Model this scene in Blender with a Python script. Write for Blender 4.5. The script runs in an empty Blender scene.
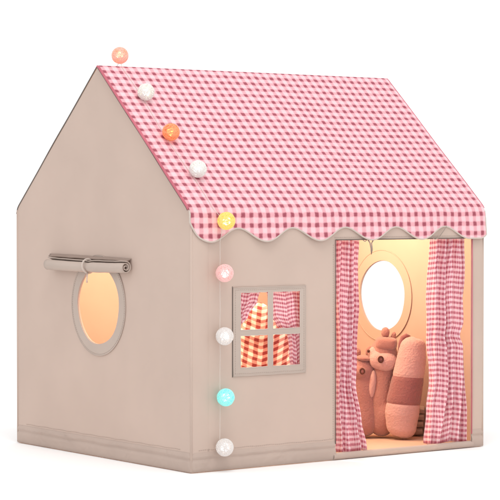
import bpy, bmesh, math, random
from mathutils import Vector, Matrix, noise
random.seed(7)
PI = math.pi
scn = bpy.context.scene
C = scn.collection
# ------------------------------------------------------------ camera
cam_d = bpy.data.cameras.new('camera'); cam = bpy.data.objects.new('camera', cam_d); C.objects.link(cam)
cam_d.sensor_width = 36; cam_d.lens = 2127.3/500*36; cam_d.clip_end = 300
cam.location = (-3.6969, -5.2805, .8251)
yaw, pitch = .6385, -.0229
fw = Vector((math.sin(yaw)*math.cos(pitch), math.cos(yaw)*math.cos(pitch), math.sin(pitch)))
cam.rotation_euler = fw.to_track_quat('-Z', 'Y').to_euler()
scn.camera = cam
# ------------------------------------------------------------ studio light: white sweep all round, one big soft overhead, one warm lamp in the tent
w = bpy.data.worlds.new('World'); scn.world = w; w.use_nodes = True
w.node_tree.nodes['Background'].inputs[0].default_value = (1, 1, 1, 1)
w.node_tree.nodes['Background'].inputs[1].default_value = 1.14
def area(name, loc, target, size, energy, col):
    l = bpy.data.lights.new(name, 'AREA'); l.shape = 'DISK'; l.size = size; l.energy = energy; l.color = col
    o = bpy.data.objects.new(name, l); C.objects.link(o); o.location = loc
    o.rotation_euler = (Vector(target)-Vector(loc)).to_track_quat('-Z', 'Y').to_euler()
    return o
area('softbox_light', (-.6, -1.6, 4.6), (.6, .4, 0), 1.8, 60, (1, .98, .96))
for pos, en in (((.84, .36, .93), 10), ((.38, .46, .93), 18)):      # warm lamps under the ridge of the tent
    lp = bpy.data.lights.new('tent_lamp_light', 'POINT'); lp.energy = en; lp.color = (1, .90, .56); lp.shadow_soft_size = .09
    lo = bpy.data.objects.new('tent_lamp_light', lp); C.objects.link(lo); lo.location = pos
scn.view_settings.view_transform = 'Standard'; scn.view_settings.look = 'None'; scn.view_settings.exposure = 0; scn.view_settings.gamma = 1
scn.render.engine = 'CYCLES'
scn.cycles.max_bounces = 10; scn.cycles.diffuse_bounces = 6

# ------------------------------------------------------------ sizes (metres)
L, D, H, R = 1.2, 1.0366, .797, 1.2643
S = .032                                    # gingham pitch of the roof

# ------------------------------------------------------------ materials
def new_mat(name):
    m = bpy.data.materials.new(name); m.use_nodes = True
    nt = m.node_tree; return m, nt, nt.nodes['Principled BSDF']
def nd(nt, t, **kw):
    n = nt.nodes.new(t)
    for k, v in kw.items(): setattr(n, k, v)
    return n
def cloth(name, col, rough=.9, weave=900, wrinkle=.35, wscale=3.5, var=.05, fuzz=0, fuzz_scale=160, transl=0, tcol=None):
    m, nt, p = new_mat(name)
    tc = nd(nt, 'ShaderNodeTexCoord')
    p.inputs['Roughness'].default_value = rough
    p.inputs['Specular IOR Level'].default_value = .15
    # colour: slight mottling of the dye
    n1 = nd(nt, 'ShaderNodeTexNoise'); n1.inputs['Scale'].default_value = 5; n1.inputs['Detail'].default_value = 5
    nt.links.new(tc.outputs['Object'], n1.inputs['Vector'])
    hs = nd(nt, 'ShaderNodeHueSaturation'); hs.inputs['Color'].default_value = (*col, 1)
    mr = nd(nt, 'ShaderNodeMapRange'); mr.inputs[1].default_value = .3; mr.inputs[2].default_value = .7
    mr.inputs[3].default_value = 1-var; mr.inputs[4].default_value = 1+var
    nt.links.new(n1.outputs['Fac'], mr.inputs[0]); nt.links.new(mr.outputs[0], hs.inputs['Value'])
    nt.links.new(hs.outputs[0], p.inputs['Base Color'])
    # bump: long soft wrinkles + weave
    n2 = nd(nt, 'ShaderNodeTexNoise'); n2.inputs['Scale'].default_value = wscale; n2.inputs['Detail'].default_value = 3
    n2.inputs['Distortion'].default_value = .6
    nt.links.new(tc.outputs['Object'], n2.inputs['Vector'])
    b1 = nd(nt, 'ShaderNodeBump'); b1.inputs['Strength'].default_value = wrinkle; b1.inputs['Distance'].default_value = .03
    nt.links.new(n2.outputs['Fac'], b1.inputs['Height'])
    n3 = nd(nt, 'ShaderNodeTexNoise'); n3.inputs['Scale'].default_value = fuzz_scale if fuzz else weave; n3.inputs['Detail'].default_value = 4
    nt.links.new(tc.outputs['Object'], n3.inputs['Vector'])
    b2 = nd(nt, 'ShaderNodeBump'); b2.inputs['Strength'].default_value = fuzz or .25; b2.inputs['Distance'].default_value = .004 if fuzz else .0006
    nt.links.new(n3.outputs['Fac'], b2.inputs['Height']); nt.links.new(b1.outputs[0], b2.inputs['Normal'])
    nt.links.new(b2.outputs[0], p.inputs['Normal'])
    if fuzz:
        p.inputs['Sheen Weight'].default_value = .45; p.inputs['Sheen Roughness'].default_value = .5
    return m
def gingham(name, light, mid, dark, vw=1, duty=.5, soft=.07, wrinkle=.25, rough=.85, transl=0):
    """gingham cloth from the UV map, one check per UV unit"""
    m, nt, p = new_mat(name)
    p.inputs['Roughness'].default_value = rough; p.inputs['Specular IOR Level'].default_value = .15
    uv = nd(nt, 'ShaderNodeTexCoord'); tc = uv
    sep = nd(nt, 'ShaderNodeSeparateXYZ')
    wob = nd(nt, 'ShaderNodeTexNoise'); wob.inputs['Scale'].default_value = 1.3; nt.links.new(uv.outputs['UV'], wob.inputs['Vector'])
    vs = nd(nt, 'ShaderNodeVectorMath', operation='SUBTRACT'); nt.links.new(wob.outputs['Color'], vs.inputs[0]); vs.inputs[1].default_value = (.5, .5, .5)
    vm = nd(nt, 'ShaderNodeVectorMath', operation='SCALE'); nt.links.new(vs.outputs[0], vm.inputs[0]); vm.inputs['Scale'].default_value = .22
    va = nd(nt, 'ShaderNodeVectorMath', operation='ADD'); nt.links.new(uv.outputs['UV'], va.inputs[0]); nt.links.new(vm.outputs[0], va.inputs[1])
    nt.links.new(va.outputs[0], sep.inputs[0])
    def stripe(sock):
        fr = nd(nt, 'ShaderNodeMath', operation='FRACT'); nt.links.new(sock, fr.inputs[0])
        a = nd(nt, 'ShaderNodeMath', operation='SUBTRACT'); nt.links.new(fr.outputs[0], a.inputs[0]); a.inputs[1].default_value = .5
        b = nd(nt, 'ShaderNodeMath', operation='ABSOLUTE'); nt.links.new(a.outputs[0], b.inputs[0])
        mr = nd(nt, 'ShaderNodeMapRange', interpolation_type='SMOOTHSTEP')
        mr.inputs[1].default_value = duty/2+soft/2; mr.inputs[2].default_value = duty/2-soft/2
        nt.links.new(b.outputs[0], mr.inputs[0]); return mr.outputs[0]
    su, sv = stripe(sep.outputs[0]), stripe(sep.outputs[1])
    mu = nd(nt, 'ShaderNodeMath', operation='MULTIPLY'); nt.links.new(su, mu.inputs[0]); mu.inputs[1].default_value = 2-vw
    ad = nd(nt, 'ShaderNodeMath', operation='MULTIPLY_ADD'); nt.links.new(sv, ad.inputs[0]); ad.inputs[1].default_value = vw; nt.links.new(mu.outputs[0], ad.inputs[2])
    # thread irregularity
    th = nd(nt, 'ShaderNodeTexNoise'); th.inputs['Scale'].default_value = 7; th.inputs['Detail'].default_value = 5; nt.links.new(uv.outputs['UV'], th.inputs['Vector'])
    tm = nd(nt, 'ShaderNodeMapRange'); tm.inputs[1].default_value = .25; tm.inputs[2].default_value = .75; tm.inputs[3].default_value = -.12; tm.inputs[4].default_value = .12
    nt.links.new(th.outputs['Fac'], tm.inputs[0])
    ad2 = nd(nt, 'ShaderNodeMath', operation='ADD'); nt.links.new(ad.outputs[0], ad2.inputs[0]); nt.links.new(tm.outputs[0], ad2.inputs[1])
    hf = nd(nt, 'ShaderNodeMath', operation='MULTIPLY'); nt.links.new(ad2.outputs[0], hf.inputs[0]); hf.inputs[1].default_value = .5
    cr = nd(nt, 'ShaderNodeValToRGB'); e = cr.color_ramp.elements
    e[0].position = 0; e[0].color = (*light, 1); e[1].position = 1; e[1].color = (*dark, 1)
    x = cr.color_ramp.elements.new(.5); x.color = (*mid, 1)
    nt.links.new(hf.outputs[0], cr.inputs[0]); nt.links.new(cr.outputs[0], p.inputs['Base Color'])
    n2 = nd(nt, 'ShaderNodeTexNoise'); n2.inputs['Scale'].default_value = 5; n2.inputs['Detail'].default_value = 3; nt.links.new(tc.outputs['Object'], n2.inputs['Vector'])
    b1 = nd(nt, 'ShaderNodeBump'); b1.inputs['Strength'].default_value = wrinkle; b1.inputs['Distance'].default_value = .02; nt.links.new(n2.outputs['Fac'], b1.inputs['Height'])
    n3 = nd(nt, 'ShaderNodeTexNoise'); n3.inputs['Scale'].default_value = 700; nt.links.new(tc.outputs['Object'], n3.inputs['Vector'])
    b2 = nd(nt, 'ShaderNodeBump'); b2.inputs['Strength'].default_value = .3; b2.inputs['Distance'].default_value = .0006; nt.links.new(n3.outputs['Fac'], b2.inputs['Height'])
    nt.links.new(b1.outputs[0], b2.inputs['Normal']); nt.links.new(b2.outputs[0], p.inputs['Normal'])
    if transl:
        out = nt.nodes['Material Output']; tr = nd(nt, 'ShaderNodeBsdfTranslucent'); nt.links.new(cr.outputs[0], tr.inputs['Color'])
        mx = nd(nt, 'ShaderNodeMixShader'); mx.inputs[0].default_value = transl
        nt.links.new(p.outputs[0], mx.inputs[1]); nt.links.new(tr.outputs[0], mx.inputs[2]); nt.links.new(mx.outputs[0], out.inputs[0])
    return m
M = {}
M['wall'] = cloth('beige_canvas', (.53, .412, .352), wrinkle=.26, wscale=2.2, var=.03)
M['band'] = cloth('hem_canvas', (.46, .36, .31), wrinkle=.6, wscale=7, var=.05)
M['trim'] = cloth('grey_tape', (.47, .385, .335), wrinkle=.2, wscale=8)
M['seam'] = cloth('seam_thread', (.27, .20, .17), wrinkle=.1)
M['bind'] = cloth('grey_binding', (.55, .47, .42), wrinkle=.2, wscale=20)
M['rose'] = cloth('rose_binding', (.56, .16, .20), wrinkle=.3, wscale=20, var=.12)
M['dgrey'] = cloth('dark_grey_piping', (.16, .135, .12), wrinkle=.1)
M['roof'] = gingham('pink_gingham', (.80, .545, .575), (.74, .37, .41), (.33, .08, .11), duty=.46, soft=.2)
M['curt'] = gingham('pink_gingham_curtain', (.93, .78, .81), (.86, .48, .53), (.56, .17, .23), vw=1.3, duty=.5, soft=.14, wrinkle=.4, transl=.25)
M['red'] = gingham('red_cream_gingham', (.86, .90, .84), (.66, .36, .33), (.30, .055, .06), duty=.5, soft=.12)
M['header'] = cloth('shaded_flap_edge', (.30, .225, .19), wrinkle=.3, wscale=12)  # flap cloth, darkened to carry the shade of the gap behind the roll
m, nt, p = new_mat('white_sweep_floor'); p.inputs['Base Color'].default_value = (.95, .95, .95, 1); p.inputs['Roughness'].default_value = .8
n = nd(nt, 'ShaderNodeTexNoise'); n.inputs['Scale'].default_value = 60
b = nd(nt, 'ShaderNodeBump'); b.inputs['Strength'].default_value = .05; b.inputs['Distance'].default_value = .001
nt.links.new(n.outputs['Fac'], b.inputs['Height']); nt.links.new(b.outputs[0], p.inputs['Normal']); M['floor'] = m
M['mat'] = cloth('cream_groundsheet', (.60, .43, .33), wrinkle=.3, wscale=6)
M['plush'] = cloth('dusty_pink_plush', (.43, .21, .185), wrinkle=.10, wscale=10, fuzz=.55, fuzz_scale=420, var=.07)
M['plush_light'] = cloth('pale_pink_plush', (.64, .385, .36), wrinkle=.10, wscale=10, fuzz=.55, fuzz_scale=420, var=.07)
M['plush_dark'] = cloth('brown_rose_plush', (.33, .135, .13), wrinkle=.10, wscale=10, fuzz=.55, fuzz_scale=420, var=.07)
M['plush_mauve'] = cloth('mauve_plush', (.41, .20, .185), wrinkle=.10, wscale=10, fuzz=.55, fuzz_scale=420, var=.07)
M['eye'] = cloth('dark_brown_embroidery', (.10, .03, .02), fuzz=.4, fuzz_scale=400)
M['taupe'] = cloth('taupe_blanket', (.46, .38, .32), wrinkle=.5, wscale=16)
def thread(name, col, em, es):
    m, nt, p = new_mat(name)
    p.inputs['Base Color'].default_value = (*col, 1); p.inputs['Roughness'].default_value = .6
    tc = nd(nt, 'ShaderNodeTexCoord'); n = nd(nt, 'ShaderNodeTexNoise'); n.inputs['Scale'].default_value = 130
    nt.links.new(tc.outputs['Object'], n.inputs['Vector'])
    mr = nd(nt, 'ShaderNodeMapRange'); mr.inputs[3].default_value = es*.6; mr.inputs[4].default_value = es*1.4
    nt.links.new(n.outputs['Fac'], mr.inputs[0]); nt.links.new(mr.outputs[0], p.inputs['Emission Strength'])
    p.inputs['Emission Color'].default_value = (*em, 1)
    return m
m, nt, p = new_mat('clear_cord'); p.inputs['Base Color'].default_value = (.80, .72, .66, 1); p.inputs['Roughness'].default_value = .35
p.inputs['Transmission Weight'].default_value = .3; M['cord'] = m
M['string'] = cloth('grey_tie_string', (.33, .27, .23), wrinkle=.1)

# ------------------------------------------------------------ helpers
def link(o, parent=None):
    C.objects.link(o)
    if parent is not None: o.parent = parent
    return o
def mesh_obj(name, verts, faces, mat, parent=None, smooth=True, uvs=None, label=None):
    me = bpy.data.meshes.new(name); me.from_pydata([tuple(v) for v in verts], [], faces); me.update()
    if uvs:
        ul = me.uv_layers.new(name='UVMap')
        for lp_ in me.loops: ul.data[lp_.index].uv = uvs[lp_.vertex_index]
    for pl in me.polygons: pl.use_smooth = smooth
    mats = mat if isinstance(mat, list) else [mat]
    for mm in mats: me.materials.append(mm)
    o = link(bpy.data.objects.new(name, me), parent)
    if label: o['label'] = label
    return o
def empty(name, loc, label, cat, group=None, rz=0):
    o = bpy.data.objects.new(name, None); C.objects.link(o); o.location = loc; o.rotation_euler = (0, 0, rz)
    o.empty_display_size = .1; o['label'] = label; o['category'] = cat
    if group: o['group'] = group
    return o
def solid(o, t, off=0):
    md = o.modifiers.new('thickness', 'SOLIDIFY'); md.thickness = t; md.offset = off; return o
def grid(nu, nv, fn, uvfn=None):
    vs, us, fs = [], [], []
    for j in range(nv+1):
        for i in range(nu+1):
            vs.append(fn(i/nu, j/nv)); us.append(uvfn(i/nu, j/nv) if uvfn else (0, 0))
    for j in range(nv):
        for i in range(nu):
            a = j*(nu+1)+i; fs.append((a, a+1, a+nu+2, a+nu+1))
    return vs, fs, us
def tube_data(pts, r, n=8, closed=False):
    pts = [Vector(q) for q in pts]; vs, fs = [], []; N = len(pts)
    t0 = (pts[1]-pts[0]).normalized(); ref = Vector((0, 0, 1)) if abs(t0.z) < .9 else Vector((1, 0, 0))
    nrm = (ref-t0*ref.dot(t0)).normalized()
    for i, q in enumerate(pts):
        if closed: t = (pts[(i+1) % N]-pts[i-1]).normalized()
        else: t = (pts[min(i+1, N-1)]-pts[max(i-1, 0)]).normalized()
        nrm = (nrm-t*nrm.dot(t)).normalized(); bn = t.cross(nrm)
        rr = r(i/(N-1)) if callable(r) else r
        for k in range(n):
            a = 2*PI*k/n; vs.append(q+nrm*math.cos(a)*rr+bn*math.sin(a)*rr)
    for i in range(N if closed else N-1):
        j = (i+1) % N
        for k in range(n):
            k2 = (k+1) % n; fs.append((i*n+k, i*n+k2, j*n+k2, j*n+k))
    if not closed:
        fs.append(tuple(range(n))[::-1]); fs.append(tuple((N-1)*n+k for k in range(n)))
    return vs, fs
def tube(name, pts, r, mat, parent=None, n=8, closed=False, label=None):
    vs, fs = tube_data(pts, r, n, closed); return mesh_obj(name, vs, fs, mat, parent, label=label)
def merge(parts):
    V, F = [], []
    for vs, fs in parts:
        o = len(V); V += list(vs); F += [tuple(i+o for i in f) for f in fs]
    return V, F
def ell_data(c, rad, nu=28, nv=18, rot=None, fn=None):
    vs, fs = [], []
    c = Vector(c)
    for j in range(1, nv):
        ph = PI*j/nv
        for i in range(nu):
            a = 2*PI*i/nu; q = Vector((rad[0]*math.sin(ph)*math.cos(a), rad[1]*math.sin(ph)*math.sin(a), rad[2]*math.cos(ph)))
            if fn: q = fn(q)
            if rot: q = rot @ q
            vs.append(c+q)
    for z in (1, -1):
        q = Vector((0, 0, rad[2]*z))
        if fn: q = fn(q)
        if rot: q = rot @ q
        vs.append(c+q)
    for j in range(nv-2):
        for i in range(nu):
            i2 = (i+1) % nu; fs.append((j*nu+i, (j+1)*nu+i, (j+1)*nu+i2, j*nu+i2))
    T = (nv-1)*nu
    for i in range(nu):
        i2 = (i+1) % nu; fs.append((T, i, i2)); fs.append((T+1, (nv-2)*nu+i2, (nv-2)*nu+i))
    return vs, fs
def flat_plate(name, outer, holes, thick, mat, parent, place, label=None):
    """2D outline with holes -> solid plate; place maps (a, b, c) to world, c being the thickness direction"""
    cu = bpy.data.curves.new(name, 'CURVE'); cu.dimensions = '2D'; cu.fill_mode = 'BOTH'; cu.extrude = thick/2
    for lp_ in [outer]+holes:
        s = cu.splines.new('POLY'); s.points.add(len(lp_)-1); s.use_cyclic_u = True
        for q, pt in zip(s.points, lp_): q.co = (pt[0], pt[1], 0, 1)
    t = bpy.data.objects.new(name+'_tmp', cu); C.objects.link(t)
    bpy.context.view_layer.update()
    me = bpy.data.meshes.new_from_object(t.evaluated_get(bpy.context.evaluated_depsgraph_get()))
    bpy.data.objects.remove(t)
    me.name = name
    for v in me.vertices: v.co = place(*v.co)
    me.materials.clear(); me.materials.append(mat)
    bm = bmesh.new(); bm.from_mesh(me); bmesh.ops.remove_doubles(bm, verts=bm.verts, dist=1e-6)
    bmesh.ops.recalc_face_normals(bm, faces=bm.faces); bm.to_mesh(me); bm.free()
    for pl in me.polygons: pl.use_smooth = False
    o = link(bpy.data.objects.new(name, me), parent)
    if label: o['label'] = label
    return o
def rect(a0, b0, a1, b1): return [(a0, b0), (a1, b0), (a1, b1), (a0, b1)]
def circ(ca, cb, r, n=72, wob=0): return [(ca+(r+wob*math.sin(3*t+1)+wob*.6*math.sin(5*t))*math.cos(t), cb+(r*1.015+wob*math.sin(4*t))*math.sin(t)) for t in [2*PI*i/n for i in range(n)]]
XP = lambda x0: (lambda a, b, c: (x0+c, a, b))        # plate in a plane of constant x, a = y, b = z
YP = lambda y0: (lambda a, b, c: (a, y0+c, b))        # plate in a plane of constant y, a = x, b = z

# ------------------------------------------------------------ setting
fl = mesh_obj('floor', [(-60, -60, -.002), (60, -60, -.002), (60, 60, -.002), (-60, 60, -.002)], [(0, 1, 2, 3)], M['floor'], smooth=False)
fl['kind'] = 'structure'

# ------------------------------------------------------------ the tent
tent = empty('play_tent', (0, 0, 0), "children's house-shaped play tent in beige cloth with a scalloped pink gingham roof", 'play tent')
# gable walls with a round hole each
gab = [(0, 0), (D, 0), (D, H+.0025), (D/2, R-.003), (0, H+.0025)]
HC = (.520, .489)
def gable(x, label):
    g = flat_plate('gable_wall', gab, [circ(*HC, .1225, wob=.0015)], .003, M['wall'], tent, XP(x), label)
    g.data.materials[0] = M['wall']
    return g
gl = gable(.0015, 'beige gable wall with rolled flap above its round hole')
gr = gable(L-.0015, 'far gable wall seen through the doorway, with round hole')
for g, xs, s in ((gl, 0, -1), (gr, L, 1)):
    for xx, nm in ((xs+s*.0012, 'hole_trim'), (xs-s*.0048, 'hole_trim')):
        h = flat_plate(nm, circ(*HC, .160), [circ(*HC, .1235, wob=.0015)], .0024, M['trim' if (xx-xs)*s > 0 else 'wall'], g, XP(xx))
    # thin seam at the outside of the ring
    tube('seam', [(xs+s*.0026, HC[0]+.160*math.cos(t), HC[1]+.1625*math.sin(t)) for t in [2*PI*i/72 for i in range(72)]], .0011, M['trim'], g, 6, True)
    tube('seam', [(xs-s*.0064, HC[0]+.160*math.cos(t), HC[1]+.1625*math.sin(t)) for t in [2*PI*i/72 for i in range(72)]], .0012, M['wall'], g, 6, True)
# front wall with door opening and window opening
DX0, DX1, DZ0, DZ1 = .560, 1.1465, .020, .702
WX0, WX1, WZ0, WZ1 = .166, .430, .298, .552
fwall = flat_plate('front_wall', rect(0, 0, L, H), [rect(DX0, DZ0, DX1, DZ1), rect(WX0, WZ0, WX1, WZ1)], .003, M['wall'], tent, YP(.0015-.0004))
bwall = flat_plate('back_wall', rect(0, 0, L, H), [], .003, M['wall'], tent, YP(D-.0015+.0004))
# vertical pole pockets: slightly proud sleeves at the two front corners and gable corners
def sleeve(pts_xy0, pts_xy1, z0, z1, nrm, parent):
    """soft bulging strip between two verticals"""
    a = Vector(pts_xy0); b = Vector(pts_xy1); nrm = Vector(nrm)
    def f(u, v):
        z = z0+(z1-z0)*v
        q = a.lerp(b, u); q = Vector((q.x, q.y, z))
        bul = .0045*math.sin(PI*u)**.6 if 0 < u < 1 else 0
        bul *= min(1, v*7)*min(1, (1-v)*7)
        bul += .0008*noise.noise(Vector((q.x*9, q.y*9, z*7)))*math.sin(PI*u)
        return q+nrm*(max(bul, 0)+.0004)
    vs, fs, us = grid(14, 60, f)
    return mesh_obj('pole_sleeve', vs, fs, M['wall'], parent)
sleeve((.001, 0), (.066, 0), .061, H-.01, (0, -1, 0), fwall)
sleeve((1.152, 0), (L-.001, 0), .061, .72, (0, -1, 0), fwall)
# rounded corner posts under the cloth
for nm, x, y in (('corner_edge', .0015, .0015), ('corner_edge', L-.0015, .0015), ('corner_edge', .0015, D-.0015), ('corner_edge', L-.0015, D-.0015)):
    tube(nm, [(x, y, .002), (x, y, H*.5), (x, y, H-.002)], .0042, M['wall'], tent, 12)
# hem band round the foot (profile loft)
prof = [(.001, .002), (.0035, .004), (.005, .014), (.005, .026), (.0042, .034), (.0014, .0385), (.0014, .041), (.0040, .046), (.0042, .050), (.0016, .0555), (.0006, .060)]
profd = [(0, .002), (.005, .003), (.0065, .008), (.0065, .014), (.004, .019), (-.001, .022), (-.006, .020), (-.006, .004)]
def band(path, pr, parent, seed, soft=.012):
    """foot band lofted along a plan polyline (counted so that outside lies on the right), corners rounded"""
    P_ = [Vector(q) for q in path]; pts = []
    for i, q in enumerate(P_):
        if 0 < i < len(P_)-1:
            a = (P_[i-1]-q).normalized(); b_ = (P_[i+1]-q).normalized()
            for k in range(9):
                t = k/8; pts.append((q+a*soft)*(1-t)**2+q*2*t*(1-t)+(q+b_*soft)*t*t)
            nx = q+b_*soft
        else: nx = q; pts.append(q)
        if i < len(P_)-1:
            en = P_[i+1]+((q-P_[i+1]).normalized()*soft if i+1 < len(P_)-1 else Vector((0, 0)))
            m_ = int((en-nx).length/.012)
            for k in range(1, m_): pts.append(nx.lerp(en, k/m_))
    vs, fs = [], []; K = len(pr); acc = 0
    for i, q in enumerate(pts):
        t = (pts[min(i+1, len(pts)-1)]-pts[max(i-1, 0)]).normalized(); nrm = Vector((t.y, -t.x))
        if i: acc += (q-pts[i-1]).length
        for k, (o, z) in enumerate(pr):
            wv = noise.noise(Vector((acc*9+seed, z*30, seed)))*.0030 + noise.noise(Vector((acc*26+seed, z*70, seed)))*.0016
            wk = 1 if k not in (0, len(pr)-1) else 0
            p2 = q+nrm*(o+wv*.4*wk)
            vs.append((p2.x, p2.y, z+wv*wk*(.9 if z > .03 else .2)))
    for i in range(len(pts)-1):
        for k in range(K-1): fs.append((i*K+k, i*K+k+1, (i+1)*K+k+1, (i+1)*K+k))
    return mesh_obj('hem_band', vs, fs, M['band'], parent)
band([(DX1, 0), (L, 0), (L, D), (0, D), (0, 0), (DX0, 0)][::-1], [(-a, z) for a, z in prof], tent, 3)
band([(DX0-.008, 0), (DX1+.008, 0)], profd, tent, 8)
# groundsheet
vs, fs, us = grid(60, 40, lambda u, v: (.006+(L-.012)*u, .008+(D-.016)*v, .008+.0035*noise.noise(Vector((u*6, v*6, 3)))))
mesh_obj('groundsheet', vs, fs, M['mat'], tent)
# door edging: thin dark rose piping
tube('door_piping', [(DX0, -.0035, .05), (DX0, -.0035, DZ1), (DX0+.001, -.0035, DZ1)], .0016, M['dgrey'], fwall, 6)
tube('door_piping', [(DX1, -.0035, .045), (DX1, -.0035, DZ1-.001)], .0020, M['rose'], fwall, 6)
tube('door_piping', [(DX0, -.0035, DZ1), (DX1, -.0035, DZ1)], .0016, M['dgrey'], fwall, 6)

# --- roof
e = Vector((0, -(R-H), D/2)).normalized()           # outward normal of the front slope
SL = math.hypot(D/2, R-H)
def noise_sag(x, s):
    k = max(0, math.sin(PI*min(max(s/SL, 0), 1)))
    return -.004*k*(.5-.5*math.cos(2*PI*x/L*2)) + .0022*noise.noise(Vector((x*4, s*4, 0)))*k
def slope_pt(x, s, side):
    """s = distance from the ridge along the cloth; side -1 front, +1 back"""
    rr = .016; top = .004
    q = Vector((x, D/2+side*(s*(D/2)/SL), R-s*(R-H)/SL))
    nrm = Vector((0, side*(R-H), D/2)).normalized()
    q += nrm*(top+noise_sag(x, s))
    if s < rr: q.z -= (rr-s)**2/rr*.42
    return q
OX0, OX1 = -.006, L+.004
def xof(u): return OX0+(OX1-OX0)*u
EY = .010
def eave_curve(x, s, side):
    """continues the slope into the hanging valance, rounded fold; s > SL hangs down"""
    d = s-SL; bend = .020
    if s <= SL-bend: return slope_pt(x, s, side)
    a = slope_pt(x, SL-bend, side)
    dir0 = Vector((0, side*(D/2), -(R-H))).normalized(); dir1 = Vector((0, side*.06, -1)).normalized()
    t = s-(SL-bend); n = 8; q = a.copy(); st = t/n if t < 2*bend else 2*bend/n
    for i in range(n):
        w_ = min(1, (i+.5)*st/(2*bend)); q += dir0.lerp(dir1, w_).normalized()*st
    if t > 2*bend: q += dir1*(t-2*bend)
    return q
def wave(x):
    z = .7245-.0205*math.cos(2*PI*(x-.067)/.2125)
    if x < .03: z += (.03-x)**2*22
    if x > 1.135: z = .7045+max(0, x-1.175)**2*14
    return z
US = .3-.5+OX0/S
roofp = {}
for side, nm, lab in ((-1, 'roof_panel', 'front slope of the gingham roof'), (1, 'roof_panel', 'back slope of the gingham roof')):
    vs, fs, us = grid(200, 90, lambda u, v: eave_curve(xof(u) if side < 0 else .002+(OX1-.002)*u, v*(SL-.004), side), lambda u, v: (.5+US+u*(OX1-OX0)/S+.18, v*(SL-.004)/S+.2))
    o = mesh_obj(nm, vs, fs, M['roof'], tent, uvs=us, label=lab); solid(o, .003).modifiers[0].use_rim = side > 0; roofp[side] = o
# front valance with scalloped foot, UV continuing
S0 = SL-.004
zt = eave_curve(0, S0, -1).z
def vlen(x): return (zt-wave(x))+.004
def val_pt(u, v):
    x = xof(u); q = eave_curve(x, S0+v*vlen(x), -1)
    q.y -= .0035*v*math.sin(2*PI*(x-.067)/.2125*1.0+.8)+.003*v*noise.noise(Vector((x*7, v*2, 4)))
    return q
vs, fs, us = grid(300, 24, val_pt, lambda u, v: (.5+US+u*(OX1-OX0)/S+.18, (S0+v*vlen(xof(u)))/S+.2))
val = mesh_obj('valance', vs, fs, M['roof'], roofp[-1], uvs=us, label='scalloped front edge of the roof with grey binding'); solid(val, .003).modifiers[0].use_rim = False
pts = [val_pt(i/240, 1) for i in range(241)]
pts = [val_pt(0, v) for v in (.1, .4, .7)]+pts+[val_pt(1, v) for v in (.7, .4, .1)]
vb, fb = tube_data(pts, .0028, 8)
mesh_obj('binding', vb, fb, M['bind'], val)
# short straight back border
vs, fs, us = grid(60, 4, lambda u, v: eave_curve(.002+(OX1-.002)*u, S0+v*.024, 1), lambda u, v: (US+u*(OX1-OX0)/S, (S0+v*.024)/S))
solid(mesh_obj('back_border', vs, fs, M['roof'], roofp[1], uvs=us), .003)
# bindings along the gable slopes
def along(x, side, off, s0=0., s1=1., n=60):
    out = []
    nrm = Vector((0, side*(R-H), D/2)).normalized()
    for i in range(n+1):
        s = (s0+(s1-s0)*i/n)*(SL-.006); q = eave_curve(x, s, side); out.append(q-nrm*off)
    return out
for x, sx in ((OX0, -1), (OX1, 1)):
    # flat binding hanging a little below the cloth
    A = along(x+sx*.001, -1, -.002); B = along(x+sx*.002, -1, .0058)
    B = [q+Vector((0, 0, .0015*noise.noise(Vector((q.y*14, 0, sx))))) for q in B]
    V = A+B; n = len(A); F = [(i, i+1, n+i+1, n+i) for i in range(n-1)]
    solid(mesh_obj('rose_binding', V, F, M['rose'], roofp[-1]), .003)
    tube('gable_piping', [q+Vector((sx*.003, 0, 0)) for q in along(x, -1, .0068)], .0010, M['dgrey'], roofp[-1], 6)
    tube('gable_piping', [q+Vector((sx*.001, 0, 0)) for q in along(x if sx > 0 else .001, 1, .002)]+[eave_curve(x if sx > 0 else .001, S0+.02, 1)], .0024, M['dgrey'], roofp[1], 6)

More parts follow.
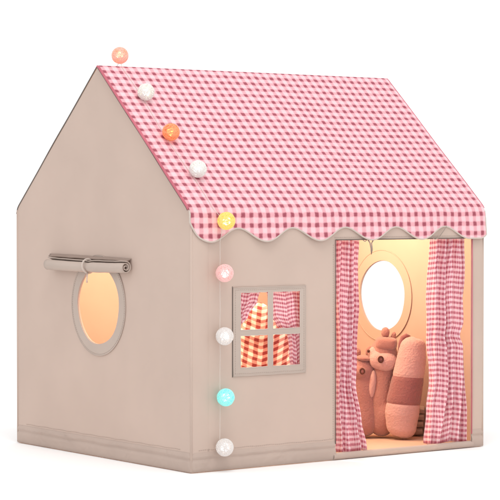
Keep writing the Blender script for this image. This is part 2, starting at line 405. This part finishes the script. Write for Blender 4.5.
# --- rolled flap over the left hole, with its tie; spiral cross-section extruded along y
def spiral(n=90, turns=2.1, r0=.0045, r1=.0205):
    out = []
    for i in range(n+1):
        t = i/n; a = -2*PI*turns*(1-t)+PI*.5; r = r0+(r1-r0)*t; out.append((r*math.cos(a), r*math.sin(a)))
    return out
def flap_roll(side, xw, up=0):
    sp = spiral(); vs, fs = [], []; n = len(sp); K = 30
    cz, cx = .617+up, xw+side*.024
    path = sp+[(-.002*1-.018, .0215)] if False else sp
    for k in range(K+1):
        y = .322+(.795-.322)*k/K
        rs = 1+.05*noise.noise(Vector((y*9, 2, 0)))+ (.10*(k/K-.5))
        droop = -.003*math.sin(PI*k/K)
        tie = 1-.16*math.exp(-((y-.545)/.018)**2)
        for i, (a, b_) in enumerate(path):
            vs.append((cx-side*a*rs*tie, y+.0006*math.sin(i*.4), cz+b_*rs*tie+droop+.0008*noise.noise(Vector((y*30, i*.1, 1)))))
    n = len(path)
    for k in range(K):
        for i in range(n-1): fs.append((k*n+i, k*n+i+1, (k+1)*n+i+1, (k+1)*n+i))
    o = mesh_obj('rolled_flap', vs, fs, M['trim'], tent, label='rolled up window flap over the round hole'); solid(o, .0030)
    # the bit of flap that runs from the wall to the roll
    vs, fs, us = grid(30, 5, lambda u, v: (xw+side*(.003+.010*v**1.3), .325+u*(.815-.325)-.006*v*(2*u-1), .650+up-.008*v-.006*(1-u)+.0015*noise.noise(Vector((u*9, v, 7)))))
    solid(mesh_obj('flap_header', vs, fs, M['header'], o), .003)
    ring = [(cx+.0225*math.cos(t), .545+.003*math.sin(t), cz-.001+.0225*math.sin(t)) for t in [2*PI*i/28 for i in range(28)]]
    tube('tie_loop', ring, .0032, M['bind'], o, 8, True)
    if side < 0: tube('tie_end', [(cx+side*.004, .540, cz-.022), (cx+side*.010, .535, cz-.032), (cx+side*.012, .533, cz-.045), (cx+side*.011, .535, cz-.054)], .0026, M['bind'], o, 8)
    return o
flap_roll(-1, 0)
flap_roll(1, L, .026)

# --- front window: cross frame proud of the wall
WF = (.157, .286, .4385, .5585)
panes = [(.184, .4275, .290, .5435), (.309, .4275, .4165, .5435), (.184, .311, .290, .4100), (.309, .311, .4165, .4100)]
win = flat_plate('window', rect(*WF), [rect(*q) for q in panes], .003, M['trim'], tent, YP(-.0017), label='four-pane cloth window frame in the front wall')
# stitched rim around the frame and each pane
def rr(a0, b0, a1, b1, y, n=10):
    c = [(a0, b0), (a1, b0), (a1, b1), (a0, b1)]; out = []
    for i in range(4):
        p0, p1 = c[i], c[(i+1) % 4]
        for k in range(n): out.append((p0[0]+(p1[0]-p0[0])*k/n, y, p0[1]+(p1[1]-p0[1])*k/n+.0006*math.sin(k*2.1+i)))
    return out
tube('frame_rim', rr(*WF, -.003), .0018, M['trim'], win, 8, True)
for q in panes: tube('pane_rim', rr(*q, -.003), .0012, M['bind'], win, 6, True)
tube('seam', [(.1545, -.0008, .283+.28*i/20) for i in range(21)], .0013, M['dgrey'], win, 6)

# stitching: short thread dashes standing on the cloth, one mesh per seam
def stitches(name, pts, closed, mat, parent, step=.0075, ln=.0045, rad=.00055):
    pts = [Vector(q) for q in pts]+([Vector(pts[0])] if closed else [])
    parts = []; acc = 0; nxt = 0
    for a, b_ in zip(pts, pts[1:]):
        sl_ = (b_-a).length
        while nxt <= acc+sl_:
            t = (nxt-acc)/sl_; q = a.lerp(b_, t); d = (b_-a).normalized()*ln/2
            parts.append(tube_data([q-d, q+d], rad, 5)); nxt += step
        acc += sl_
    V, F = merge(parts); return mesh_obj(name, V, F, mat, parent)
M['stitch'] = cloth('stitch_thread', (.42, .33, .285), wrinkle=.05)
stitches('stitching', rr(WF[0]+.007, WF[1]+.007, WF[2]-.007, WF[3]-.007, -.0035), True, M['stitch'], win)
for rad_ in (.155,): stitches('stitching', [(-.0028, HC[0]+rad_*math.cos(t), HC[1]+rad_*1.015*math.sin(t)) for t in [2*PI*i/72 for i in range(72)]], True, M['stitch'], gl)
stitches('stitching', [(DX0-.008, -.0008, .07+.62*i/40) for i in range(41)], False, M['stitch'], fwall)
stitches('stitching', [(DX0+(DX1-DX0)*i/40, -.0008, DZ1+.008) for i in range(41)], False, M['stitch'], fwall)
stitches('stitching', [(-.0014, .06+(D-.12)*i/60, .066+.0008*math.sin(i)) for i in range(61)], False, M['stitch'], gl)
stitches('stitching', [(.03+(DX0-.04)*i/40, -.0014, .066+.0008*math.sin(i)) for i in range(41)], False, M['stitch'], fwall)
# --- curtains
def fold(a):
    q = math.sin(a); return math.copysign(abs(q)**.75, q)*.75+.35*math.sin(2*a+.9)
def curtain(name, lf, rf, z0, z1, y0, folds, amp, cw, pitch, ph, mat, parent, label, nu=110, nv=80, drift=.8):
    def f(u, v):
        z = z0+(z1-z0)*v; l, r = lf(z), rf(z)
        wp = u+.03*math.sin(2*PI*u*folds*.5+3*z+ph)
        wob = .5+.5*noise.noise(Vector((u*3, z*3, ph)))
        y = y0+amp*(.7+.6*wob)*fold(2*PI*folds*u+ph+drift*math.sin(7*z+ph)+1.1*noise.noise(Vector((u*2, z*6, ph))))+.25*amp*math.sin(2*PI*folds*2.3*u+5*z)+.004*noise.noise(Vector((u*5, z*14, 2+ph)))
        return (l+(r-l)*wp, y, z+.004*math.sin(u*9+ph)*(1-v)+.003*noise.noise(Vector((u*6, 0, ph))))
    vs, fs, us = grid(nu, nv, f, lambda u, v: (u*cw/pitch+.3*noise.noise(Vector((v*3, u, 1))), (z0+(z1-z0)*v)/pitch+.5*math.sin(2*PI*folds*u*.5+ph)*.35))
    return solid(mesh_obj(name, vs, fs, mat, parent, uvs=us, label=label), .0012)
def lerp_tab(tab):
    def f(z):
        if z <= tab[0][0]: return tab[0][1]
        for (a, va), (b_, vb_) in zip(tab, tab[1:]):
            if z <= b_:
                t = (z-a)/(b_-a); t = t*t*(3-2*t); return va+(vb_-va)*t
        return tab[-1][1]
    return f
l1 = lerp_tab([(.02, .572), (.2, .570), (.36, .574), (.5, .568), (.71, .566)])
r1 = lerp_tab([(.02, .708), (.12, .686), (.24, .660), (.36, .660), (.5, .668), (.71, .674)])
cl = curtain('door_curtain', l1, r1, .016, .712, .024, 3.6, .013, .52, .0170, .4, M['curt'], tent, 'left gingham curtain of the doorway, hanging straight to the sill')
l2 = lerp_tab([(.02, .963), (.12, .975), (.24, .990), (.36, .984), (.5, .980), (.71, .993)])
r2 = lerp_tab([(.02, 1.136), (.24, 1.143), (.34, 1.142), (.375, 1.126), (.42, 1.140), (.71, 1.135)])
cr_ = curtain('door_curtain', l2, r2, .018, .712, .028, 4.3, .015, .60, .0170, 2.2, M['curt'], tent, 'right gingham curtain of the doorway, wider and full length')
# curtain rod pocket and tie strings
tube('curtain_rod', [(DX0-.01, .022, .713), (.85, .022, .713), (DX1+.02, .022, .713)], .006, M['trim'], tent, 10)
tube('tie_string', [(.690, -.006, .703), (.697, -.010, .690), (.700, -.011, .672), (.702, -.010, .655), (.705, -.011, .670), (.703, -.010, .690), (.712, -.008, .700)], .0021, M['string'], tent, 6)
tube('tie_string', [(.688, -.006, .702), (.676, -.010, .696), (.668, -.009, .700)], .0015, M['string'], tent, 6)
tube('tie_string', [(1.022, -.014, .742), (1.012, -.010, .726), (1.000, -.008, .712), (.992, -.008, .704), (.978, -.008, .700), (.968, -.007, .703)], .0015, M['string'], tent, 6)
# window curtains, swept aside
a1 = lerp_tab([(.30, .178), (.40, .180), (.435, .194), (.47, .226), (.52, .262), (.575, .286)])
curtain('window_curtain', lambda z: .150, a1, .30, .575, .016, 4, .004, .26, .0125, .4, M['curt'], win, 'left window curtain swept to the side', 90, 50)
a2 = lerp_tab([(.28, .394), (.36, .391), (.405, .384), (.435, .340), (.47, .318), (.575, .296)])
curtain('window_curtain', a2, lambda z: .448, .28, .575, .018, 4, .0045, .30, .0125, 1.4, M['curt'], win, 'right window curtain swept to the side', 90, 50)

# ------------------------------------------------------------ gingham cushion cone behind the window
cone = empty('gingham_cushion', (.505, .31, .012), 'large peaked red and cream gingham cushion standing behind the small front window', 'cushion')
tab = lerp_tab([(0, .215), (.12, .185), (.26, .150), (.36, .100), (.42, .066), (.455, .044), (.470, .026), (.478, .006)])
def cone_pt(u, v):
    a = 2*PI*u; z = .480*v; r = tab(z)*(1+.05*math.sin(5*a+6*v)+.03*noise.noise(Vector((math.cos(a)*2, math.sin(a)*2, z*6))))
    if v == 0: r *= .93
    return (r*math.cos(a)*.85-.012*(v), r*math.sin(a)*.85, z)
def cone_uv(u, v):
    x, y, z = cone_pt(u, v); a = x*.763-y*.648
    return (a/.032+.28*math.sin(z*9), (z-1.5*a*a-.25*abs(a))/.0205)
vs, fs, us = grid(96, 60, cone_pt, cone_uv)
mesh_obj('cushion_cover', vs, fs, M['red'], cone, uvs=us)
tube('cushion_piping', [cone_pt(i/60, .004) for i in range(60)], .005, M['rose'], cone, 8, True)

# ------------------------------------------------------------ plush toys; local x = image right, y = away from the camera, z = up
pile = bpy.data.textures.new('pile', 'CLOUDS'); pile.noise_scale = .006; pile.noise_depth = 2
def fluff(o, sub=1, k=.0022):
    if sub: m_ = o.modifiers.new('dense', 'SUBSURF'); m_.levels = sub; m_.render_levels = sub
    m_ = o.modifiers.new('pile', 'DISPLACE'); m_.texture = pile; m_.strength = k; m_.mid_level = .5
    return o
def remesh(name, datas, mat, parent, vox=.004, smooth=12, label=None):
    V, F = merge(datas)
    o = mesh_obj(name, V, F, mat, parent, label=label)
    md = o.modifiers.new('weld', 'REMESH'); md.mode = 'VOXEL'; md.voxel_size = vox; md.use_smooth_shade = True
    m2 = o.modifiers.new('soften', 'SMOOTH'); m2.factor = .5; m2.iterations = smooth; fluff(o, 1)
    return o
def capsule_chain(pts, n=20):
    """fat tube through points (x, y, z, r) with round ends"""
    P_ = []
    for (a, b_) in zip(pts, pts[1:]):
        for i in range(12):
            t = i/12; t2 = t*t*(3-2*t); P_.append([a[k]+(b_[k]-a[k])*(t if k < 3 else t2) for k in range(4)])
    P_.append(list(pts[-1]))
    v, f = [], []
    parts = [tube_data([q[:3] for q in P_], lambda t: P_[min(int(round(t*(len(P_)-1))), len(P_)-1)][3], n)]
    for q in (P_[0], P_[-1]): parts.append(ell_data(q[:3], (q[3],)*3, 20, 14))
    return merge(parts)
RZ = -.704
def pt(px, py, y=0): return ((px-400)/289, y, (436.6-py)/289)
toyA = empty('plush_raccoon', (1.085, .300, .012), 'dusty pink plush animal in profile with a tall banded tail, sitting inside the doorway', 'plush toy', 'plush toys inside the doorway', RZ)
X = lambda px: (px-400)/289
Z = lambda py: (436.6-py)/289
body = [capsule_chain([(X(383), .0, Z(423), .046), (X(383), 0, Z(400), .045), (X(385), 0, Z(378), .041), (X(386), 0, Z(358), .046)]),
        ell_data((X(384.5), 0, Z(355)), (.050, .050, .058)), ell_data((X(376), -.005, Z(354)), (.026, .030, .026)),
        ell_data((X(386), -.004, Z(415)), (.044, .050, .068))]
remesh('body', body, M['plush'], toyA)
# cap-like brow band, ears, face patch, eye
def blob(name, c, rad, mat, parent, rot=None, fn=None, label=None):
    v, f = ell_data(c, rad, 32, 22, rot, fn); o = mesh_obj(name, v, f, mat, parent, label=label)
    return o if name == 'pupil' else fluff(o)
def squarish(rad, p=.62):
    def g(q):
        n = Vector((q.x/rad[0], q.y/rad[1], q.z/rad[2]))
        return Vector([math.copysign(abs(a)**p, a)*b_ for a, b_ in zip(n, rad)])*.93
    return g
Ry = lambda d: Matrix.Rotation(math.radians(d), 3, 'Y')
blob('brow_band', (X(387.3), -.010, Z(343)), (.041, .046, .024), M['plush'], toyA, Ry(3), squarish((.041, .046, .024)))
blob('topknot', (X(386.5), -.012, Z(332.3)), (.0150, .0145, .0185), M['plush'], toyA)
blob('ear', (X(394.5), -.004, Z(336.5)), (.0090, .008, .017), M['plush'], toyA, Ry(12))
blob('nose', (X(369.8), -.030, Z(350.5)), (.006, .007, .0055), M['eye'], toyA)
fp = remesh('face_patch', [ell_data((X(386), -.030, Z(360.5)), (.044, .034, .035), rot=Ry(6)), ell_data((X(375.5), -.022, Z(353)), (.018, .020, .024), rot=Ry(-25)), ell_data((X(379), -.028, Z(359)), (.030, .030, .033))], M['plush_light'], toyA, .0035, 6)
ring = [(X(382)+.0080*math.cos(t), -.0660+.002*math.cos(t), Z(358)+.0098*math.sin(t)) for t in [2*PI*i/24 for i in range(24)]]
ey = tube('eye', ring, .0030, M['eye'], toyA, 8, True, label='round embroidered eye')
blob('pupil', (X(382), -.060, Z(358)), (.0075, .006, .0095), M['plush_dark'], ey)
tube('seam_line', [(X(391)+.001*math.sin(i), -.052+.004*abs(math.sin(i*.2)), Z(380+i*2.2)) for i in range(18)], .0012, M['plush_dark'], toyA, 6)
blob('arm', (X(373.5), -.030, Z(384)), (.0125, .014, .050), M['plush_light'], toyA, Ry(6))
# tail: three bands of one cushion
def tail_mesh():
    P_ = [(X(402.5), Z(424), .052), (X(403), Z(412), .0585), (X(405), Z(397), .0585), (X(409.5), Z(373), .0540), (X(412.5), Z(356), .0500), (X(413.5), Z(347), .0450)]
    pts = []
    for i in range(len(P_)-1):
        for k in range(12):
            t = k/12; a, b_ = P_[i], P_[i+1]; pts.append([a[j]+(b_[j]-a[j])*t for j in range(3)])
    pts.append(list(P_[-1]))
    cl_ = []
    # round caps
    for i in range(8, 0, -1):
        a = PI/2*i/8; cl_.append([pts[0][0]-.0*i, pts[0][1]-.040*math.sin(a)*1.0, max(.002, .052*math.cos(a)**.75)])
    c2 = []
    for i in range(1, 10):
        a = PI/2*i/9; c2.append([pts[-1][0]+.001*i, pts[-1][1]+.036*math.sin(a), max(.0015, .045*math.cos(a)**.6)])
    allp = cl_+pts+c2
    n = 40; vs, fs, zs = [], [], []
    for (x, z, r) in allp:
        for k in range(n):
            a = 2*PI*k/n
            groove = 1
            vs.append((x+r*math.cos(a), r*.82*math.sin(a), z+.012*math.cos(a)*-.35)); zs.append(z)
    N = len(allp)
    mi = []
    for i in range(N-1):
        zc = (allp[i][1]+allp[i+1][1])/2
        for k in range(n):
            k2 = (k+1) % n; fs.append((i*n+k, i*n+k2, (i+1)*n+k2, (i+1)*n+k)); mi.append(1 if Z(402) < zc < Z(375) else 0)
    fs.append(tuple(range(n))[::-1]); mi.append(0); fs.append(tuple((N-1)*n+k for k in range(n))); mi.append(0)
    # seam grooves
    for i, (x, z, r) in enumerate(allp):
        for zz in (Z(402), Z(375)):
            d = math.exp(-((z-zz)/.0035)**2)
            for k in range(n):
                v = vs[i*n+k]; vs[i*n+k] = (x+(v[0]-x)*(1-.045*d), v[1]*(1-.06*d), v[2])
    o = mesh_obj('tail', vs, fs, [M['plush_light'], M['plush_dark']], toyA, label='tall cushion-like tail with a dark middle band')
    for pl, q in zip(o.data.polygons, mi): pl.material_index = q
    o.location = (0, -.055, 0); fluff(o, 2)
    return o
tail_mesh()
vA, fA = tube_data([(X(401), -.05, Z(352)), (X(401.5), -.052, Z(342)), (X(403.5), -.052, Z(336.5)), (X(407), -.05, Z(334.5)), (X(410), -.045, Z(336.5))], .0080, 10)
mesh_obj('hind_paw', vA, fA, M['plush_dark'], toyA)
toyB = empty('plush_squirrel', (.998, .370, .012), 'darker mauve plush animal half hidden behind the left doorway curtain', 'plush toy', 'plush toys inside the doorway', RZ)
Xb = lambda px: (px-363)/287
remesh('body', [capsule_chain([(Xb(361), 0, Z(422), .050), (Xb(361), 0, Z(398), .043), (Xb(360), 0, Z(375), .038)]), ell_data((Xb(359), 0, Z(370)), (.044, .044, .044)), ell_data((Xb(350), 0, Z(376)), (.03, .03, .026))], M['plush_mauve'], toyB)
blob('ear', (Xb(365.5), -.002, Z(351)), (.012, .009, .017), M['plush'], toyB, Ry(18))
blob('ear', (Xb(354), .004, Z(352)), (.012, .009, .016), M['plush'], toyB, Ry(-12))
blob('brow_band', (Xb(361), -.008, Z(358)), (.030, .036, .011), M['plush'], toyB, Ry(4))
fpb = blob('face_patch', (Xb(357), -.022, Z(371)), (.032, .028, .026), M['plush'], toyB)
ey = tube('eye', [(Xb(359)+.0072*math.cos(t), -.0495, Z(370)+.0088*math.sin(t)) for t in [2*PI*i/24 for i in range(24)]], .0028, M['eye'], toyB, 8, True)
blob('pupil', (Xb(359), -.046, Z(370)), (.008, .005, .0095), M['plush_dark'], ey)
# folded blanket behind the tail
bl = empty('folded_blanket', (1.165, .335, .012), 'small folded taupe blanket on the tent floor behind the banded plush tail', 'blanket', rz=RZ)
for k in range(4):
    vs, fs, us = grid(24, 14, lambda u, v, k=k: ((-.045+.09*u)*(1-.04*k)+.004*k, (-.03+.06*v), .010+.024*k+.009*math.cos(PI*(v-.5))+.003*noise.noise(Vector((u*5, v*4, k)))))
    o = mesh_obj('fold', vs, fs, M['taupe'], bl); solid(o, .019); bv = o.modifiers.new('round', 'SUBSURF'); bv.levels = 1; bv.render_levels = 1

# ------------------------------------------------------------ string lights: cord and nine balls
sl = empty('string_lights', (.09, -.03, 0), 'string of nine coloured glowing ball lights running over the roof and down the front wall', 'string lights')
base = Vector(sl.location)
balls = [((.0822, .5183, 1.2975), (.85, .42, .34), (1, .45, .30), .16, (1, .80, .35), 'peach glowing ball above the roof ridge'),
         ((.086, .3728, 1.1735), (.74, .72, .68), (1, .95, .88), .04, (1, 1, .9), 'white ball, second from the ridge'),
         ((.0826, .2272, 1.0422), (.84, .30, .14), (1, .38, .14), .14, (1, .50, .15), 'bright orange ball on the roof slope'),
         ((.0942, .097, .9248), (.74, .73, .70), (1, .97, .92), .04, (1, 1, .95), 'white ball low on the roof slope'),
         ((.1015, -.042, .7655), (.72, .52, .14), (1, .70, .20), .28, (1, 1, .6), 'yellow ball in front of the scalloped edge'),
         ((.1011, -.034, .6063), (.72, .44, .42), (1, .62, .60), .2, (1, .95, .93), 'pale pink ball just under the scalloped edge'),
         ((.1011, -.034, .4138), (.66, .62, .60), (1, .92, .88), .10, (1, 1, .98), 'white ball beside the small window'),
         ((.1048, -.034, .227), (.30, .72, .68), (.30, .90, .84), .24, (.6, 1, .95), 'turquoise ball'),
         ((.1009, -.034, .0741), (.66, .62, .60), (1, .92, .88), .10, (1, 1, .98), 'white ball at the foot of the wall')]
RB = .0265
def ball_threads(seed, R_=RB, n=40, tr=.0011):
    rnd = random.Random(seed); parts = []
    for k in range(n):
        ax = Vector((rnd.gauss(0, 1), rnd.gauss(0, 1), rnd.gauss(0, 1))).normalized()
        a = ax.orthogonal().normalized(); b_ = ax.cross(a); off = rnd.uniform(-.45, .45)*R_; rc = math.sqrt(R_*R_-off*off)
        rad = rc*rnd.uniform(.985, 1.01)
        parts.append(tube_data([ax*off+a*rad*math.cos(t)+b_*rad*math.sin(t) for t in [2*PI*i/30 for i in range(30)]], tr, 5, True))
    return merge(parts)
for i, (c, col, em, es, core, lab) in enumerate(balls):
    c = Vector(c)-base
    v, f = ball_threads(i)
    o = mesh_obj('light_ball', v, f, thread('ball_thread_%s' % i, col, em, es), sl, label=lab); o.location = c
    # thin inner skin and the little lamp inside
    v, f = ell_data((0, 0, 0), (RB*.93,)*3, 24, 16)
    m, nt, p = new_mat('ball_skin'); p.inputs['Base Color'].default_value = (*col, 1); p.inputs['Roughness'].default_value = .7
    p.inputs['Emission Color'].default_value = (*em, 1); p.inputs['Emission Strength'].default_value = es*.5
    tcn = nd(nt, 'ShaderNodeTexCoord'); nz = nd(nt, 'ShaderNodeTexNoise'); nz.inputs['Scale'].default_value = 90; nt.links.new(tcn.outputs['Object'], nz.inputs['Vector'])
    mr = nd(nt, 'ShaderNodeMapRange'); mr.inputs[1].default_value = .35; mr.inputs[2].default_value = .65; mr.inputs[3].default_value = .10; mr.inputs[4].default_value = .65
    nt.links.new(nz.outputs['Fac'], mr.inputs[0]); nt.links.new(mr.outputs[0], p.inputs['Alpha'])
    sk = mesh_obj('ball_skin', v, f, m, o)
    v, f = ell_data((0, 0, 0), (RB*.50,)*3, 16, 12)
    m, nt, p = new_mat('led_glow'); p.inputs['Base Color'].default_value = (*core, 1); p.inputs['Emission Color'].default_value = (*core, 1); p.inputs['Emission Strength'].default_value = 3.0
    mesh_obj('led', v, f, m, o)
path = [Vector((.083, .575, 1.222)), Vector((.083, .545, 1.258)), Vector(balls[0][0])+Vector((0, 0, -.018))]
def sl_pt(x, s): return eave_curve(x, s, -1)+Vector((0, -.002, .002))
for s in [i/14 for i in range(15)]:
    path.append(sl_pt(.079+.004*math.sin(s*9), .02+s*(SL-.03)))
path += [Vector((.094, -.026, .775)), Vector((.094, -.030, .735))]
for z in (.70, .65, .61, .55, .50, .42, .36, .30, .23, .16, .10, .076): path.append(Vector((.092+.001*math.sin(z*40), -.022, z)))
tube('cord', [q-base for q in path], .0008, M['cord'], sl, 6)
